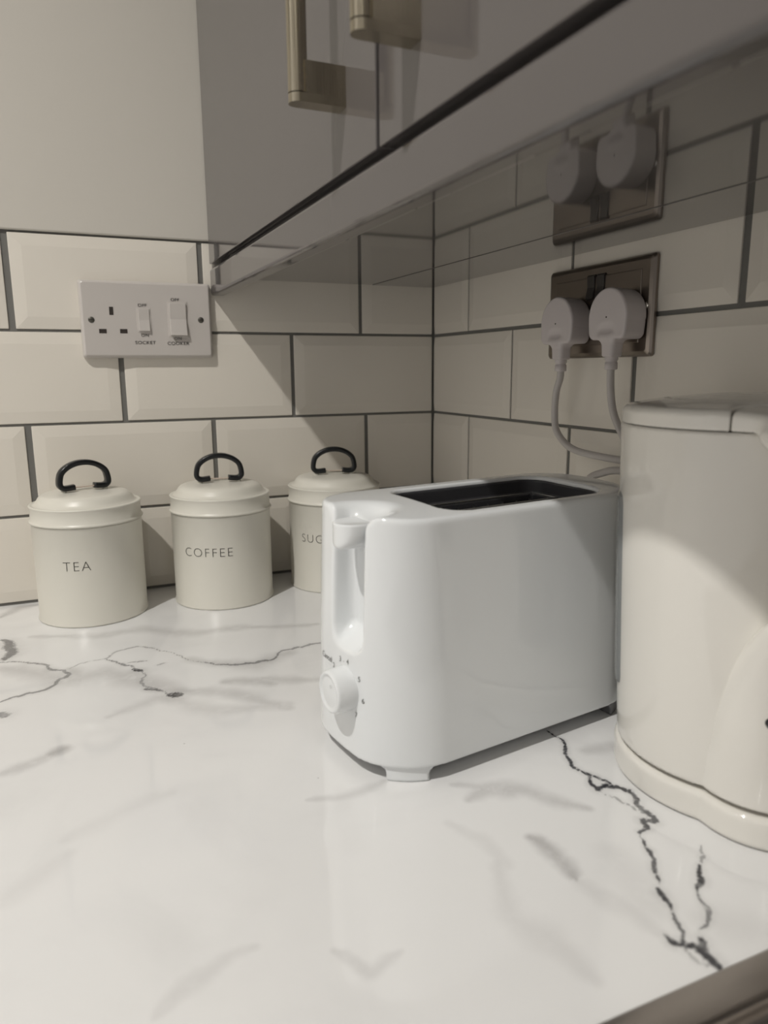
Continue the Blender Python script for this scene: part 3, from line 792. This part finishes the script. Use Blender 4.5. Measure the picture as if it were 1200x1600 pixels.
text('lettering', 'Cancel', 0.0058, M['ink'], t, lambda u, v, h: (face_x(0.0165 - u, 0.0690 + v) - 0.0001 - abs(h), 0.0165 - u, 0.0690 + v))
# feet at the four corners and the dark underside
def base_f(x, y, z): return rint(shell2(x, y, z, 0.012), np.abs(z - 0.0115) - 0.0035, 0.001)
solid('underside', base_f, (-0.125, -0.065, 0.004), (0.125, 0.065, 0.017), 0.0025, M['grey'], t)
for sx in (-1, 1):
    for sy in (-1, 1):
        def foot_f(x, y, z, sx=sx, sy=sy):
            fl = 0.010 * np.clip((z - 0.002) / 0.011, 0, 1) ** 3
            bx_ = np.maximum(0.0860 - sx * x - fl, 0.0430 - sy * y - fl)
            f = np.maximum(shell2(x, y, z, 0.0016), bx_)
            f = rint(f, -(shell2(x, y, z, 0.010)), 0.0005) if False else f
            return rint(f, np.abs(z - 0.0068) - 0.0066, 0.0008)
        cx_, cy_ = sx * 0.103, sy * 0.045
        solid('foot', foot_f, (cx_ - 0.032, cy_ - 0.032, -0.002), (cx_ + 0.032, cy_ + 0.032, 0.016), 0.0012, M['white'] if sx < 0 else M['grey'], t)

# ------------------------------------------------------------------ kettle
KC = (-0.083, -0.595)
KA = math.radians(245)
t = thing('kettle', 'cream white plastic jug kettle on its round base, right of the toaster', 'kettle', (*KC, TOP), KA)
# local x points along the handle
def two(x, y, r1, xo, r2, k=0.0012):
    a = np.hypot(x, y) - r1; b = np.hypot(x - xo, y) - r2
    return runi(a, b, k)
def kbase_f(x, y, z):
    return rint(two(x, y, 0.0720, 0.0480, 0.0425), np.abs(z - 0.0100) - 0.0096, 0.0035)
solid('power_base', kbase_f, (-0.076, -0.076, -0.003), (0.094, 0.076, 0.023), 0.0016, M['kettle'], t)
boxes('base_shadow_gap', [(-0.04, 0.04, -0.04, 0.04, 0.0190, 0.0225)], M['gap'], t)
def off(z): return -0.008 * np.clip((z - 0.02) / 0.21, 0, 1)
def rad(z): return 0.0705 + (0.0768 - 0.0705) * np.clip((z - 0.02) / 0.21, 0, 1) ** 0.8
HP0 = [  # rho, z, half width, half thickness of the handle's spine
    (0.0475, 0.0215, 0.0415, 0.0405), (0.0490, 0.0400, 0.0405, 0.0390), (0.0535, 0.0620, 0.0380, 0.0350), (0.0610, 0.0860, 0.0335, 0.0285),
    (0.0725, 0.1080, 0.0285, 0.0215), (0.0870, 0.1300, 0.0240, 0.0160), (0.1000, 0.1560, 0.0210, 0.0130), (0.1050, 0.1820, 0.0200, 0.0120),
    (0.1020, 0.2040, 0.0215, 0.0125), (0.0900, 0.2210, 0.0260, 0.0140), (0.0740, 0.2310, 0.0320, 0.0130)]
def dense(P, n=5):
    P = [np.array(p) for p in P]; P = [2 * P[0] - P[1]] + P + [2 * P[-1] - P[-2]]; out = []
    for i in range(1, len(P) - 2):
        for k in range(n):
            t_ = k / n; a, b_, c, d = P[i - 1:i + 3]
            out.append(0.5 * ((2 * b_) + (c - a) * t_ + (2 * a - 5 * b_ + 4 * c - d) * t_ * t_ + (3 * b_ - a - 3 * c + d) * t_ ** 3))
    return out + [P[-2]]
HP = dense(HP0, 12)
def handle_f(x, y, z):
    best = None
    for (r0, z0, w0, t0), (r1, z1, w1, t1) in zip(HP, HP[1:]):
        dx, dz = r1 - r0, z1 - z0; L2 = dx * dx + dz * dz
        s = np.clip(((x - r0) * dx + (z - z0) * dz) / L2, 0, 1)
        d = np.hypot(x - r0 - s * dx, z - z0 - s * dz); w_ = w0 + s * (w1 - w0); th = t0 + s * (t1 - t0)
        v = (np.sqrt((d / th) ** 2 + (y / w_) ** 2) - 1) * np.minimum(th, w_)
        best = v if best is None else np.minimum(best, v)
    return best
def body_f(x, y, z):
    f = np.hypot(x - off(z), y) - rad(z)
    # spout bulge on the far side, near the rim
    sp = (np.sqrt(((x + 0.066) / 0.034) ** 2 + (y / 0.026) ** 2 + ((z - 0.225) / 0.055) ** 2) - 1) * 0.026
    f = runi(f, sp, 0.012)
    return rint(f, np.maximum(0.0225 - z, z - 0.2318), 0.0006)
solid('body', body_f, (-0.108, -0.081, 0.018), (0.081, 0.081, 0.236), 0.0019, M['kettle'], t)
def dome_z(x, y): return 0.2428 + 0.0085 * (1 - (np.hypot(x + 0.008, y) / 0.078) ** 2)
def crown_zone(x, y): return rbox2(x - 0.1100, y, 0.0620, 0.0405, 0.012)
def handle_cut(x, y, z):
    f = handle_f(x, y, z)
    f = rint(f, 0.0228 - z, 0.001)
    plan = runi(np.hypot(x + 0.008, y) - 0.0765, rbox2(x - 0.070, y, 0.040, 0.0240, 0.018), 0.022)
    cr = rint(plan, np.maximum(0.2325 - z, 0), 0.0) if False else np.maximum(plan, 0.2325 - z)
    cr = np.maximum(cr, crown_zone(x, y))
    f = runi(f, cr, 0.003)
    f = rint(f, z - dome_z(x, y), 0.0040)
    inside = np.maximum(np.hypot(x - off(0.23), y) - 0.0745, 0.2330 - z)      # nothing below the lid inside the jug
    f = np.maximum(f, -np.maximum(inside, -1) ) if False else f
    keep = np.where(z > 0.2318, crown_zone(x, y), -1.0)
    f = np.maximum(f, keep)
    return np.maximum(f, 0.022 - x)
solid('handle', handle_cut, (0.018, -0.055, 0.019), (0.127, 0.055, 0.254), 0.0015, M['kettle'], t)
def lid_f(x, y, z):
    x = x + 0.008
    f = np.hypot(x, y) - 0.0765
    sp = rbox2(x + 0.062, y, 0.030, 0.016, 0.014)
    f = runi(f, sp, 0.010)
    dome = z - (0.2428 + 0.0085 * (1 - (np.hypot(x, y) / 0.078) ** 2))
    f = rint(f, dome, 0.0040)
    f = rint(f, 0.2325 - z, 0.0006)
    f = np.maximum(f, -(crown_zone(x - 0.008, y) - 0.0005))
    r2 = np.hypot(x / 1.0, y) - 0.050
    f = np.maximum(f, -(np.maximum(np.abs(r2) - 0.0005, -(dome + 0.0007))))
    return f
solid('lid', lid_f, (-0.106, -0.081, 0.229), (0.078, 0.081, 0.256), 0.0012, M['kettle'], t)
# water gauge window and switch
def on_body(name, ang, half, z0, z1, out, m, parent, r=0.006):
    bm = bmesh.new(); n = 14; k = 30; inner = []; outer = []
    def corner(a, zz):
        # rounded-end outline
        return a, zz
    g = []
    for i in range(k + 1):
        z = z0 + (z1 - z0) * i / k
        e = min(z - z0, z1 - z); hw = half * (math.sqrt(max(0.0, 1 - max(0, 1 - e / 0.009) ** 2)) * 0.9 + 0.1)
        row = []
        for j in range(n + 1):
            a = ang + hw * (2 * j / n - 1)
            edge = 1 - abs(2 * j / n - 1)
            ro = float(rad(np.array(z))) - 0.002 + (out + 0.002) * min(1, edge * 6, max(e, 0) / 0.0015)
            row.append(bm.verts.new((float(off(z)) + ro * math.cos(a), ro * math.sin(a), z)))
        g.append(row)
    for a, b in zip(g, g[1:]):
        for j in range(n): bm.faces.new((a[j], a[j + 1], b[j + 1], b[j]))
    bmesh.ops.recalc_face_normals(bm, faces=bm.faces)
    o = obj(name, bm, m, parent, smooth=True); return o
on_body('water_gauge', math.radians(143 - 245), math.radians(11), 0.0550, 0.1900, 0.0016, M['gauge'], t)['label'] = 'smoked grey water gauge window'
def sw_f(x, y, z):
    return (np.sqrt(((x - 0.0800) / 0.014) ** 2 + ((y + 0.0120) / 0.0085) ** 2 + ((z - 0.0770) / 0.0060) ** 2) - 1) * 0.006
sw = solid('switch', sw_f, (0.055, -0.024, 0.068), (0.094, 0.002, 0.086), 0.001, M['black'], t); sw['label'] = 'black on-off switch'
